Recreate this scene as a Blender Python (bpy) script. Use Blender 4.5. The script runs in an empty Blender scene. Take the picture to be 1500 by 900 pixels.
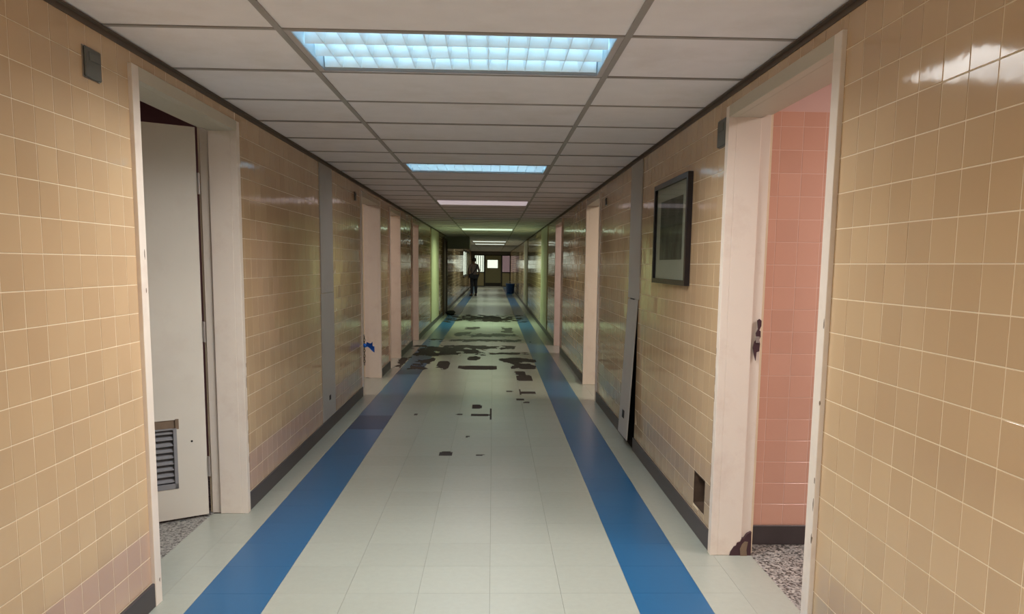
import bpy, bmesh, math, random
from mathutils import Vector, Matrix, noise, Euler

random.seed(7)
S = bpy.context.scene
COL = S.collection

# ------------------------------------------------------------------ camera
cam = bpy.data.cameras.new('camera')
co = bpy.data.objects.new('camera', cam)
COL.objects.link(co)
cam.sensor_fit = 'HORIZONTAL'
cam.sensor_width = 36.0
cam.lens = 1153.55 / 1500 * 36
cam.shift_x = -(759.35 - 750) / 1500
cam.shift_y = (531.78 - 450) / 1500
cam.clip_start = 0.05
cam.clip_end = 300
_pitch, _yaw, _roll, CAMH = 0.124034, 0.033303, -0.012278, 1.3983
_f = Vector((math.sin(_yaw)*math.cos(_pitch), math.cos(_yaw)*math.cos(_pitch), -math.sin(_pitch)))
_r = Vector((math.cos(_yaw), -math.sin(_yaw), 0))
_d = _f.cross(_r)
_r2 = _r*math.cos(_roll) + _d*math.sin(_roll)
_d2 = -_r*math.sin(_roll) + _d*math.cos(_roll)
M3 = Matrix((_r2, -_d2, -_f)).transposed()
co.matrix_world = Matrix.Translation((0, 0, CAMH)) @ M3.to_4x4()
S.camera = co

# ------------------------------------------------------------------ world, exposure
W = bpy.data.worlds.new('world')
S.world = W
W.use_nodes = True
W.node_tree.nodes['Background'].inputs[0].default_value = (1.0, 1.0, 0.86, 1)
W.node_tree.nodes['Background'].inputs[1].default_value = 1.2
S.view_settings.view_transform = 'Standard'
S.view_settings.look = 'None'
S.view_settings.exposure = 0.3
S.view_settings.gamma = 1.0
S.view_settings.use_curve_mapping = False
S.cycles.use_denoising = True
S.cycles.max_bounces = 8
S.cycles.diffuse_bounces = 6
S.cycles.glossy_bounces = 4
S.cycles.sample_clamp_indirect = 6.0
S.cycles.caustics_reflective = False
S.cycles.caustics_refractive = False

# rooms' own ceiling lamps: (x, y, z, watts, colour, size)
ROOM_LAMPS = [
    (-3.0, 3.2, 2.5, 9, (1.0, 0.85, 0.80), 0.6),
    (2.9, 2.6, 2.5, 50, (1.0, 0.86, 0.79), 0.9),
    (-3.0, 8.0, 2.5, 30, (1.0, 0.84, 0.72), 0.9),
    (-3.0, 11.0, 2.5, 24, (1.0, 0.84, 0.74), 0.9),
    (-3.0, 13.9, 2.5, 22, (1.0, 0.80, 0.72), 0.9),
    (2.7, 7.6, 2.5, 60, (1.0, 0.84, 0.66), 0.9),
    (2.7, 12.6, 2.5, 40, (1.0, 0.78, 0.72), 0.9),
]
for x, y, z, e, c, s in ROOM_LAMPS:
    l = bpy.data.lights.new('room_lamp', 'AREA')
    l.energy = e
    l.color = c
    l.size = s
    o = bpy.data.objects.new('room_lamp', l)
    o.location = (x, y, z)
    COL.objects.link(o)

# corridor fixtures: ceiling row -> (watts, light colour, tube glow)
FIXTURES = {
    -6: (64, (1.0, 0.975, 0.94), 6.0),
    0: (33, (1.0, 0.97, 0.93), 6.5),
    6: (6, (1.0, 0.92, 0.89), 9.0),
    12: (5, (1.0, 0.89, 0.90), 4.0),
    18: (0, None, 0.0),
    25: (40, (0.74, 1.0, 0.62), 4.0),
    41: (22, (0.85, 1.0, 0.80), 2.2),
    47: (18, (0.85, 1.0, 0.85), 3.0),
    59: (12, (0.92, 1.0, 0.80), 1.0),  # added fixture, there to brighten the far end
    71: (16, (1.0, 0.98, 0.80), 1.0),  # also added, for light on the end partition
}

# ------------------------------------------------------------------ dimensions
XL, XR = -1.3705, 1.0859
HC = 2.1987
TL = -0.7507
TR = TL + 1.22
ROW0, ROWS = 2.883, 0.61
S0 = -1.223           # left edge of left blue stripe
T = 0.305
YB, YE = -4.0, 50.0
HS = 2.6              # structural soffit
TP = 0.1094           # wall tile pitch
WT = 0.2              # wall thickness


# ------------------------------------------------------------------ materials
def nt(name):
    m = bpy.data.materials.new(name)
    m.use_nodes = True
    n = m.node_tree.nodes
    return m, n, m.node_tree.links, n['Principled BSDF']


def paint(name, col, rough=0.5, var=0.08, scale=6.0, stain=None, stain_amt=0.0, stain_scale=3.0, bump=0.0, spec=0.5, metal=0.0, stretch=(1, 1, 1)):
    m, n, L, p = nt(name)
    p.inputs['Roughness'].default_value = rough
    p.inputs['Specular IOR Level'].default_value = spec
    p.inputs['Metallic'].default_value = metal
    tc = n.new('ShaderNodeNewGeometry')
    mp = n.new('ShaderNodeMapping')
    mp.inputs['Scale'].default_value = stretch
    L.new(tc.outputs['Position'], mp.inputs[0])
    no = n.new('ShaderNodeTexNoise')
    no.inputs['Scale'].default_value = scale
    no.inputs['Detail'].default_value = 5
    L.new(mp.outputs[0], no.inputs['Vector'])
    mx = n.new('ShaderNodeMixRGB')
    mx.inputs[1].default_value = tuple(c*(1-var) for c in col) + (1,)
    mx.inputs[2].default_value = tuple(min(1, c*(1+var)) for c in col) + (1,)
    L.new(no.outputs[0], mx.inputs[0])
    out = mx.outputs[0]
    if stain:
        n2 = n.new('ShaderNodeTexNoise')
        n2.inputs['Scale'].default_value = stain_scale
        n2.inputs['Detail'].default_value = 8
        n2.inputs['Roughness'].default_value = 0.65
        L.new(mp.outputs[0], n2.inputs['Vector'])
        rp = n.new('ShaderNodeValToRGB')
        rp.color_ramp.elements[0].position = 0.52
        rp.color_ramp.elements[1].position = 0.75
        rp.color_ramp.elements[1].color = (stain_amt,)*3 + (1,)
        L.new(n2.outputs[0], rp.inputs[0])
        m2 = n.new('ShaderNodeMixRGB')
        L.new(rp.outputs[0], m2.inputs[0])
        L.new(out, m2.inputs[1])
        m2.inputs[2].default_value = tuple(stain) + (1,)
        out = m2.outputs[0]
    L.new(out, p.inputs['Base Color'])
    if bump:
        b = n.new('ShaderNodeBump')
        b.inputs['Strength'].default_value = bump
        b.inputs['Distance'].default_value = 0.01
        L.new(no.outputs[0], b.inputs['Height'])
        L.new(b.outputs[0], p.inputs['Normal'])
    return m


def glaze(name, col, var=0.1, rough=0.14):
    """Glazed ceramic: every tile its own tone, faintly wavy glaze."""
    m, n, L, p = nt(name)
    p.inputs['Roughness'].default_value = rough
    p.inputs['Specular IOR Level'].default_value = 0.5
    oi = n.new('ShaderNodeObjectInfo')
    ge = n.new('ShaderNodeNewGeometry')
    ad = n.new('ShaderNodeMath')
    ad.operation = 'ADD'
    L.new(oi.outputs['Random'], ad.inputs[0])
    L.new(ge.outputs['Random Per Island'], ad.inputs[1])
    fr = n.new('ShaderNodeMath')
    fr.operation = 'FRACT'
    L.new(ad.outputs[0], fr.inputs[0])
    mx = n.new('ShaderNodeMixRGB')
    mx.inputs[1].default_value = (col[0]*(1-var), col[1]*(1-var*1.25), col[2]*(1-var*1.4), 1)
    mx.inputs[2].default_value = (col[0]*(1+var*.7), col[1]*(1+var*.7), col[2]*(1+var*.6), 1)
    L.new(fr.outputs[0], mx.inputs[0])
    no = n.new('ShaderNodeTexNoise')
    no.inputs['Scale'].default_value = 1.3
    no.inputs['Detail'].default_value = 6
    L.new(ge.outputs['Position'], no.inputs['Vector'])
    m2 = n.new('ShaderNodeMixRGB')
    m2.blend_type = 'MULTIPLY'
    m2.inputs[0].default_value = 0.35
    L.new(mx.outputs[0], m2.inputs[1])
    rp = n.new('ShaderNodeValToRGB')
    rp.color_ramp.elements[0].position = 0.3
    rp.color_ramp.elements[0].color = (0.84, 0.74, 0.68, 1)
    rp.color_ramp.elements[1].position = 0.7
    L.new(no.outputs[0], rp.inputs[0])
    L.new(rp.outputs[0], m2.inputs[2])
    L.new(m2.outputs[0], p.inputs['Base Color'])
    n3 = n.new('ShaderNodeTexNoise')
    n3.inputs['Scale'].default_value = 14
    n3.inputs['Detail'].default_value = 2
    L.new(ge.outputs['Position'], n3.inputs['Vector'])
    b = n.new('ShaderNodeBump')
    b.inputs['Strength'].default_value = 0.05
    b.inputs['Distance'].default_value = 0.01
    L.new(n3.outputs[0], b.inputs['Height'])
    L.new(b.outputs[0], p.inputs['Normal'])
    return m


def vinyl(name, col, rough=0.3):
    m, n, L, p = nt(name)
    p.inputs['Roughness'].default_value = rough
    p.inputs['Specular IOR Level'].default_value = 0.5
    oi = n.new('ShaderNodeObjectInfo')
    ge = n.new('ShaderNodeNewGeometry')
    n1 = n.new('ShaderNodeTexNoise')
    n1.inputs['Scale'].default_value = 28
    n1.inputs['Detail'].default_value = 3
    n1.inputs['Roughness'].default_value = 0.7
    L.new(ge.outputs['Position'], n1.inputs['Vector'])
    mx = n.new('ShaderNodeMixRGB')
    mx.inputs[1].default_value = tuple(c*0.94 for c in col) + (1,)
    mx.inputs[2].default_value = tuple(c*1.06 for c in col) + (1,)
    L.new(n1.outputs[0], mx.inputs[0])
    m3 = n.new('ShaderNodeMixRGB')
    m3.blend_type = 'MULTIPLY'
    m3.inputs[0].default_value = 0.05
    L.new(mx.outputs[0], m3.inputs[1])
    L.new(oi.outputs['Random'], m3.inputs[2])
    L.new(m3.outputs[0], p.inputs['Base Color'])
    return m


def terrazzo(name):
    m, n, L, p = nt(name)
    p.inputs['Roughness'].default_value = 0.35
    ge = n.new('ShaderNodeNewGeometry')
    v = n.new('ShaderNodeTexVoronoi')
    v.inputs['Scale'].default_value = 105
    L.new(ge.outputs['Position'], v.inputs['Vector'])
    rp = n.new('ShaderNodeValToRGB')
    e = rp.color_ramp.elements
    e[0].position = 0.0
    e[0].color = (0.04, 0.04, 0.04, 1)
    e[1].position = 1.0
    e[1].color = (0.42, 0.41, 0.38, 1)
    for pos, c in ((0.25, 0.07), (0.4, 0.22), (0.7, 0.3)):
        q = e.new(pos)
        q.color = (c*1.02, c, c*0.95, 1)
    sp = n.new('ShaderNodeSeparateColor')
    L.new(v.outputs['Color'], sp.inputs[0])
    L.new(sp.outputs[0], rp.inputs[0])
    L.new(rp.outputs[0], p.inputs['Base Color'])
    return m


def emit(name, col, st):
    m, n, L, p = nt(name)
    p.inputs['Base Color'].default_value = tuple(col) + (1,)
    p.inputs['Emission Color'].default_value = tuple(col) + (1,)
    p.inputs['Emission Strength'].default_value = st
    return m


def glass(name, tint=(0.9, 0.95, 0.92), mixf=0.12, rough=0.03):
    m = bpy.data.materials.new(name)
    m.use_nodes = True
    n, L = m.node_tree.nodes, m.node_tree.links
    n.clear()
    o = n.new('ShaderNodeOutputMaterial')
    t = n.new('ShaderNodeBsdfTransparent')
    t.inputs[0].default_value = tuple(tint) + (1,)
    g = n.new('ShaderNodeBsdfGlossy')
    g.inputs['Roughness'].default_value = rough
    mx = n.new('ShaderNodeMixShader')
    mx.inputs[0].default_value = mixf
    L.new(t.outputs[0], mx.inputs[1])
    L.new(g.outputs[0], mx.inputs[2])
    L.new(mx.outputs[0], o.inputs[0])
    return m


TAN = (0.61, 0.445, 0.275)
M = dict(
    tile=glaze('glazed_tan_tile', TAN, 0.06, 0.08),
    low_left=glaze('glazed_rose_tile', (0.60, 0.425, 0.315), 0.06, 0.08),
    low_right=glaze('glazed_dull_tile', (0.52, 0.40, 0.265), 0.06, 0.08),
    pink_tile=glaze('glazed_pink_tile', (0.68, 0.41, 0.32), 0.05, 0.1),
    grout=paint('grout', (0.80, 0.68, 0.49), 0.5, 0.06, 20),
    pink_grout=paint('pink_grout', (0.72, 0.50, 0.42), 0.6, 0.08, 20),
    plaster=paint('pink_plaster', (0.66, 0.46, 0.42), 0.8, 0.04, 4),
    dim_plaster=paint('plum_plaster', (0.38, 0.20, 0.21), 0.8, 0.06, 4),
    cream_plaster=paint('cream_plaster', (0.62, 0.50, 0.36), 0.8, 0.05, 4),
    slab=paint('ceiling_slab', (0.60, 0.47, 0.45), 0.9, 0.05, 3),
    base=paint('baseboard_vinyl', (0.060, 0.052, 0.055), 0.45, 0.2, 8),
    mastic=paint('black_mastic', (0.034, 0.027, 0.024), 0.75, 0.35, 9, (0.085, 0.07, 0.06), 0.6, 14, spec=0.25),
    vinyl=vinyl('grey_vinyl', (0.365, 0.390, 0.345), 0.26),
    blue=vinyl('blue_vinyl', (0.013, 0.108, 0.255), 0.28),
    blue_dull=vinyl('worn_blue_vinyl', (0.022, 0.06, 0.14), 0.36),
    terrazzo=terrazzo('terrazzo'),
    panel=paint('ceiling_panel', (0.88, 0.845, 0.87), 0.9, 0.05, 9, (0.70, 0.65, 0.63), 0.5, 2.0),
    tee=paint('grid_tee', (0.36, 0.335, 0.32), 0.5, 0.1, 10),
    angle=paint('wall_angle', (0.12, 0.09, 0.07), 0.5, 0.15, 10),
    frame=paint('door_frame_paint', (0.80, 0.715, 0.63), 0.42, 0.05, 5, (0.50, 0.36, 0.30), 0.35, 5.0),
    frame_green=paint('door_head_paint', (0.55, 0.50, 0.40), 0.45, 0.06, 5),
    leaf=paint('door_leaf_paint', (0.66, 0.62, 0.55), 0.4, 0.05, 4, (0.5, 0.42, 0.36), 0.3, 3),
    darkwood=paint('dark_wood', (0.055, 0.03, 0.022), 0.45, 0.3, 3, stretch=(12, 12, 1)),
    rawwood=paint('raw_wood', (0.20, 0.14, 0.095), 0.8, 0.3, 20),
    plum=paint('plum_edge', (0.055, 0.022, 0.030), 0.5, 0.2, 10),
    slat=paint('grey_slat', (0.27, 0.27, 0.29), 0.45, 0.12, 10, metal=0.2),
    dark=paint('dark_void', (0.012, 0.011, 0.011), 0.9, 0.2, 10),
    brown=paint('brown_cavity', (0.075, 0.045, 0.028), 0.9, 0.5, 25),
    steel=paint('steel', (0.45, 0.42, 0.40), 0.35, 0.15, 10, metal=0.7),
    cover=paint('cover_strip_grey', (0.43, 0.41, 0.38), 0.45, 0.06, 5, (0.3, 0.27, 0.25), 0.4, 5),
    lit_panel=paint('pale_lit_wall_panel', (0.52, 0.50, 0.34), 0.4, 0.06, 4),
    greybox=paint('dark_grey_plastic', (0.125, 0.13, 0.122), 0.5, 0.1, 12),
    black=paint('black_frame', (0.018, 0.015, 0.018), 0.25, 0.2, 12),
    mat=paint('mat_board', (0.52, 0.52, 0.45), 0.8, 0.05, 5),
    housing=paint('fixture_housing', (0.55, 0.62, 0.68), 0.4, 0.03, 5),
    lightframe=paint('fixture_frame', (0.50, 0.46, 0.45), 0.5, 0.05, 5),
    ribbon=paint('blue_cloth', (0.02, 0.20, 0.85), 0.6, 0.25, 40),
    chain=paint('chain_metal', (0.05, 0.045, 0.04), 0.35, 0.2, 20, metal=0.6),
    bin=paint('blue_plastic', (0.03, 0.09, 0.30), 0.4, 0.1, 9),
    greyboard=paint('grey_board', (0.20, 0.185, 0.17), 0.6, 0.1, 5),
    white=paint('white_edge', (0.78, 0.78, 0.76), 0.5, 0.03, 5),
    cream=paint('cream_panel', (0.52, 0.48, 0.28), 0.5, 0.06, 5),
    mullion=paint('dark_mullion', (0.035, 0.035, 0.028), 0.5, 0.1, 5),
    olive=paint('olive_door', (0.30, 0.30, 0.17), 0.5, 0.06, 5),
    header=paint('header_grey', (0.17, 0.16, 0.15), 0.7, 0.05, 4),
    blind=paint('blind_fabric', (0.75, 0.75, 0.62), 0.8, 0.05, 5),
    pane=glass('window_glass'),
    pane_pink=glass('frosted_pink_glass', (0.36, 0.29, 0.32), 0.12, 0.2),
    picglass=glass('picture_glass', (0.92, 0.94, 0.92), 0.10, 0.04),
    skin=paint('skin', (0.20, 0.11, 0.075), 0.5, 0.05, 20),
    hair=paint('black_hair', (0.012, 0.010, 0.010), 0.5, 0.2, 60),
    shirt=paint('grey_pink_shirt', (0.22, 0.165, 0.17), 0.8, 0.1, 12),
    trousers=paint('dark_trousers', (0.020, 0.020, 0.030), 0.8, 0.2, 12),
    shoe=paint('black_shoes', (0.015, 0.014, 0.014), 0.4, 0.2, 12),
    ground=paint('pale_ground', (0.5, 0.5, 0.42), 0.9, 0.1, 1),
)


# the print inside the picture: dim grey-green etching with softer blotches
def print_mat():
    m, n, L, p = nt('faded_print')
    p.inputs['Roughness'].default_value = 0.7
    ge = n.new('ShaderNodeNewGeometry')
    mp = n.new('ShaderNodeMapping')
    mp.inputs['Scale'].default_value = (1, 9, 5)
    L.new(ge.outputs['Position'], mp.inputs[0])
    no = n.new('ShaderNodeTexNoise')
    no.inputs['Scale'].default_value = 1.2
    no.inputs['Detail'].default_value = 7
    L.new(mp.outputs[0], no.inputs['Vector'])
    rp = n.new('ShaderNodeValToRGB')
    rp.color_ramp.elements[0].position = 0.35
    rp.color_ramp.elements[0].color = (0.045, 0.05, 0.04, 1)
    rp.color_ramp.elements[1].position = 0.7
    rp.color_ramp.elements[1].color = (0.15, 0.15, 0.12, 1)
    L.new(no.outputs[0], rp.inputs[0])
    L.new(rp.outputs[0], p.inputs['Base Color'])
    return m


M['print'] = print_mat()


# ------------------------------------------------------------------ mesh helpers
def link(name, me, mat=None, parent=None, loc=None):
    o = bpy.data.objects.new(name, me)
    COL.objects.link(o)
    if mat is not None and me is not None and not me.materials:
        me.materials.append(mat)
    if loc is not None:
        o.location = loc
    if parent is not None:
        o.parent = parent
    return o


def empty(name, loc=(0, 0, 0), rz=0.0):
    o = bpy.data.objects.new(name, None)
    o.empty_display_size = 0.1
    COL.objects.link(o)
    o.location = loc
    o.rotation_euler = (0, 0, rz)
    return o


def tag(o, label=None, cat=None, group=None, kind=None):
    if label: o['label'] = label
    if cat: o['category'] = cat
    if group: o['group'] = group
    if kind: o['kind'] = kind
    return o


def box_bm(bm, x0, x1, y0, y1, z0, z1):
    vs = [bm.verts.new((x, y, z)) for z in (z0, z1) for y in (y0, y1) for x in (x0, x1)]
    for f in ((0, 2, 3, 1), (4, 5, 7, 6), (0, 1, 5, 4), (2, 6, 7, 3), (0, 4, 6, 2), (1, 3, 7, 5)):
        bm.faces.new([vs[i] for i in f])
    return vs


def finish(bm, name, bevel=0.0, seg=1, smooth=False):
    if bevel > 0:
        bmesh.ops.bevel(bm, geom=bm.edges[:], offset=bevel, segments=seg, affect='EDGES', profile=0.5)
    bmesh.ops.recalc_face_normals(bm, faces=bm.faces[:])
    me = bpy.data.meshes.new(name)
    bm.to_mesh(me)
    bm.free()
    if smooth:
        me.shade_smooth()
    return me


def boxes(name, lst, mat, parent=None, bevel=0.0, loc=None):
    """One mesh from world-space boxes; when parented to an empty, coordinates are local to it."""
    bm = bmesh.new()
    for b in lst:
        box_bm(bm, *b)
    return link(name, finish(bm, name, bevel), mat, parent, loc)


def tube_bm(bm, pts, r, n=10, cap=True):
    pts = [Vector(p) for p in pts]
    rings = []
    for i, p in enumerate(pts):
        d = (pts[min(i+1, len(pts)-1)] - pts[max(i-1, 0)]).normalized()
        a = d.orthogonal().normalized()
        b = d.cross(a)
        rr = r[i] if isinstance(r, (list, tuple)) else r
        rings.append([bm.verts.new(p + a*math.cos(2*math.pi*k/n)*rr + b*math.sin(2*math.pi*k/n)*rr) for k in range(n)])
    for i in range(len(rings)-1):
        for k in range(n):
            bm.faces.new((rings[i][k], rings[i][(k+1) % n], rings[i+1][(k+1) % n], rings[i+1][k]))
    if cap:
        bm.faces.new(list(reversed(rings[0])))
        bm.faces.new(rings[-1])


def copy_tree(o, parent=None):
    c = o.copy()
    COL.objects.link(c)
    c.parent = parent
    for ch in o.children:
        copy_tree(ch, c)
    return c


# ------------------------------------------------------------------ tiled walls
GAP = 0.0032
TH = 0.0010


def tile_mesh(name, w, h, mat, n=(1, 0, 0)):
    """Chamfered tile: plane spanned by Y (or X for a Y-facing wall) and Z."""
    bm = bmesh.new()
    c = 0.0008
    back = [(-w/2, -h/2), (w/2, -h/2), (w/2, h/2), (-w/2, h/2)]
    fr = [(-w/2+c, -h/2+c), (w/2-c, -h/2+c), (w/2-c, h/2-c), (-w/2+c, h/2-c)]

    def P(u, v, d):
        return (d*n[0], u, v) if n[0] else (u, d*n[1], v)
    vb = [bm.verts.new(P(u, v, 0)) for u, v in back]
    vm = [bm.verts.new(P(u, v, TH-0.0006)) for u, v in back]
    vf = [bm.verts.new(P(u, v, TH)) for u, v in fr]
    for a, b in ((vb, vm), (vm, vf)):
        for i in range(4):
            bm.faces.new((a[i], a[(i+1) % 4], b[(i+1) % 4], b[i]))
    bm.faces.new(vf)
    bm.faces.new(list(reversed(vb)))
    me = finish(bm, name)
    me.materials.append(mat)
    return me


def tile_cells(rects, uoff, skip=()):
    """Tile rectangles (u0,u1,z0,z1) of the grid clipped to rects."""
    out = []
    for (a, b, z0, z1) in rects:
        i = math.floor((a-uoff)/TP)
        while uoff + i*TP < b:
            u0, u1 = max(a, uoff+i*TP), min(b, uoff+(i+1)*TP)
            i += 1
            if u1-u0 < 0.012:
                continue
            k = 0
            while 0.1 + k*TP < z1:
                v0, v1 = max(z0, 0.1+k*TP), min(z1, 0.1+(k+1)*TP)
                k += 1
                if v1-v0 < 0.012:
                    continue
                cu, cv = (u0+u1)/2, (v0+v1)/2
                if any(s[0] < cu < s[1] and s[2] < cv < s[3] for s in skip):
                    continue
                out.append((u0, u1, v0, v1))
    return out


def stuff_tiles(name, cells, face, n, mat, parent, axis='x'):
    vs, fs = [], []
    c = 0.0008
    for (u0, u1, v0, v1) in cells:
        u0 += GAP/2; u1 -= GAP/2; v0 += GAP/2; v1 -= GAP/2
        b = len(vs)
        for (u, v) in ((u0, v0), (u1, v0), (u1, v1), (u0, v1)):
            vs.append((face, u, v) if axis == 'x' else (u, face, v))
        tl = [random.gauss(0, 0.00022) for _ in range(3)]
        for j, (u, v) in enumerate(((u0+c, v0+c), (u1-c, v0+c), (u1-c, v1-c), (u0+c, v1-c))):
            d = TH + tl[0] + (tl[1] if j in (1, 2) else -tl[1]) + (tl[2] if j > 1 else -tl[2])
            vs.append((face+n*d, u, v) if axis == 'x' else (u, face+n*d, v))
        q = [(b+4, b+5, b+6, b+7)] + [(b+i, b+(i+1) % 4, b+4+(i+1) % 4, b+4+i) for i in range(4)]
        flip = (n < 0) if axis == 'x' else (n > 0)
        fs += [tuple(reversed(f)) for f in q] if flip else q
    me = bpy.data.meshes.new(name)
    me.from_pydata(vs, [], fs)
    o = link(name, me, mat, parent)
    o['kind'] = 'stuff'
    return o


TILE_L = tile_mesh('tile', TP-GAP, TP-GAP, M['tile'], (1, 0, 0))
TILE_R = tile_mesh('tile', TP-GAP, TP-GAP, M['tile'], (-1, 0, 0))
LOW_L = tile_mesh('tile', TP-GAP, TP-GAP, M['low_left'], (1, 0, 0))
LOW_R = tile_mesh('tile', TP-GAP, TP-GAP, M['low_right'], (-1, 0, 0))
TILE_P = tile_mesh('pink_tile', TP-GAP, TP-GAP, M['pink_tile'], (0, -1, 0))


def lay_tiles(wall, cells, me, face, vis0, limit, n, axis='x', mat=None, name='tile', low=None):
    vis = sorted([c for c in cells if c[1] > vis0], key=lambda c: c[0])[:limit] if limit else []
    vs = set(vis)
    for (u0, u1, v0, v1) in vis:
        cu, cv = (u0+u1)/2, (v0+v1)/2
        o = bpy.data.objects.new(name, low[0] if (low and v1 < 0.33) else me)
        COL.objects.link(o)
        o.parent = wall
        t = (random.gauss(0, 0.0032), random.gauss(0, 0.0032))
        if axis == 'x':
            o.location = (face, cu, cv)
            o.scale = (1, (u1-u0-GAP)/(TP-GAP), (v1-v0-GAP)/(TP-GAP))
            o.rotation_euler = (0, t[0], t[1])
        else:
            o.location = (cu, face, cv)
            o.scale = ((u1-u0-GAP)/(TP-GAP), 1, (v1-v0-GAP)/(TP-GAP))
            o.rotation_euler = (t[0], 0, t[1])
    rest = [c for c in cells if c not in vs]
    lower = [c for c in rest if low and c[3] < 0.33]
    upper = [c for c in rest if not (low and c[3] < 0.33)]
    if upper:
        stuff_tiles('distant_tiles', upper, face, n, mat or M['tile'], wall, axis)
    if lower:
        stuff_tiles('distant_low_tiles', lower, face, n, low[1], wall, axis)


DOOR_H = 2.078
ZT = HC + 0.004       # tiles stop at the suspended ceiling
OPEN_L = [(3.155, 4.305), (8.31, 9.60), (10.55, 11.66), (13.48, 14.45)]
OPEN_R = [(2.56, 3.67), (8.09, 9.19), (12.52, 13.68)]
FT = 0.03             # frame stock behind the wall edge


def wall_side(side):
    left = side == 'left'
    X = XL if left else XR
    n = 1 if left else -1
    face = X - n*TH       # grout plane
    back = X - n*WT
    xa, xb = min(face, back), max(face, back)
    ops = OPEN_L if left else OPEN_R
    uoff0 = 0.06 if left else 1.619
    y = YB
    for i in range(len(ops)+1):
        y1 = ops[i][0]-FT if i < len(ops) else YE
        boxl, rects, skip = [], [], []
        uoff = uoff0 if (left or i != 1) else 3.867 - TP
        if i > 0:     # header over the door before this stretch
            h0, h1 = ops[i-1][0]-FT, ops[i-1][1]+FT
            boxl.append((xa, xb, h0, h1, DOOR_H+FT, HS))
            rects.append((h0, h1, DOOR_H+FT+0.02, ZT))
        if not left and i == 1:
            # expansion slot 5.85..6.25 and a broken-out hole near the floor
            hy0, hy1, hz0, hz1 = 3.868, 4.084, 0.138, 0.318
            ib = back + 0.09
            boxl += [(xa, xb, y, hy0, 0, HS), (xa, xb, hy0, hy1, 0, hz0), (xa, xb, hy0, hy1, hz1, HS),
                     (xa, xb, hy1, 5.87, 0, HS),
                     (xa+0.10, xb, 5.87, 6.23, 0, HS), (xa, xb, 6.23, y1, 0, HS)]
            rects += [(y, 5.87, 0.1, ZT), (6.23, y1, 0.1, ZT)]
            skip = [(hy0, hy1, 0.1, hz1)]
        elif left and i == len(ops):
            wy0, wy1, wz0, wz1 = 36.7, 46.3, 0.80, 2.08
            boxl += [(xa, xb, y, wy0, 0, HS), (xa, xb, wy1, y1, 0, HS), (xa, xb, wy0, wy1, 0, wz0), (xa, xb, wy0, wy1, wz1, HS)]
            rects += [(y, wy0, 0.1, ZT), (wy1, y1, 0.1, ZT), (wy0, wy1, 0.1, wz0), (wy0, wy1, wz1, ZT)]
        else:
            boxl.append((xa, xb, y, y1, 0, HS))
            rects.append((y, y1, 0.1, ZT))
        w = boxes('wall_' + side, boxl, M['grout'])
        tag(w, kind='structure')
        cells = tile_cells(rects, uoff, skip)
        if not left and i == 1:
            cells += [(hy0, (hy0+hy1)/2, 0.1, hz0), ((hy0+hy1)/2, hy1, 0.1, hz0-0.012)]
        lay_tiles(w, cells, TILE_L if left else TILE_R, face, 1.75 if left else 1.2, 300 if i < 2 else 0, n, low=(LOW_L, M['low_left']) if left else (LOW_R, M['low_right']))
        # baseboard of this stretch
        bl = []
        for (a, b) in ([(y, 5.87), (6.23, y1)] if (not left and i == 1) else [(y, y1)]):
            a2 = a if i == 0 else a
            bl.append((X, X+0.012, a2, b, 0, 0.099) if left else (X-0.012, X, a2, b, 0, 0.099))
        tag(boxes('baseboard_' + side, bl, M['base'], bevel=0.002), kind='structure')
        y = ops[i][1]+FT if i < len(ops) else YE


wall_side('left')
wall_side('right')
# dark filling seen through the break and the slot of the right wall
tag(boxes('trim_1', [(XR+0.06, XR+0.10, hy[0], hy[1], hz[0], hz[1]) for hy, hz in (((3.869, 4.083), (0.139, 0.317)),)] + [(XR+0.0005, XR+0.06, 3.869, 4.083, 0.139, 0.145), (XR+0.0005, XR+0.06, 3.869, 4.083, 0.311, 0.317), (XR+0.0005, XR+0.06, 4.077, 4.083, 0.145, 0.311)], M['brown']), kind='structure')
tag(boxes('trim_2', [(XR+0.086, XR+0.0985, 5.872, 6.228, 0.0, HS), (XR+0.004, XR+0.086, 6.222, 6.2285, 0.0, HS)], M['dark']), kind='structure')

# ------------------------------------------------------------------ floor
floor = boxes('floor', [(XL-WT+0.02, XR+WT-0.016, YB, YE, -0.12, -0.003)], M['mastic'])
tag(floor, kind='structure')

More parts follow.
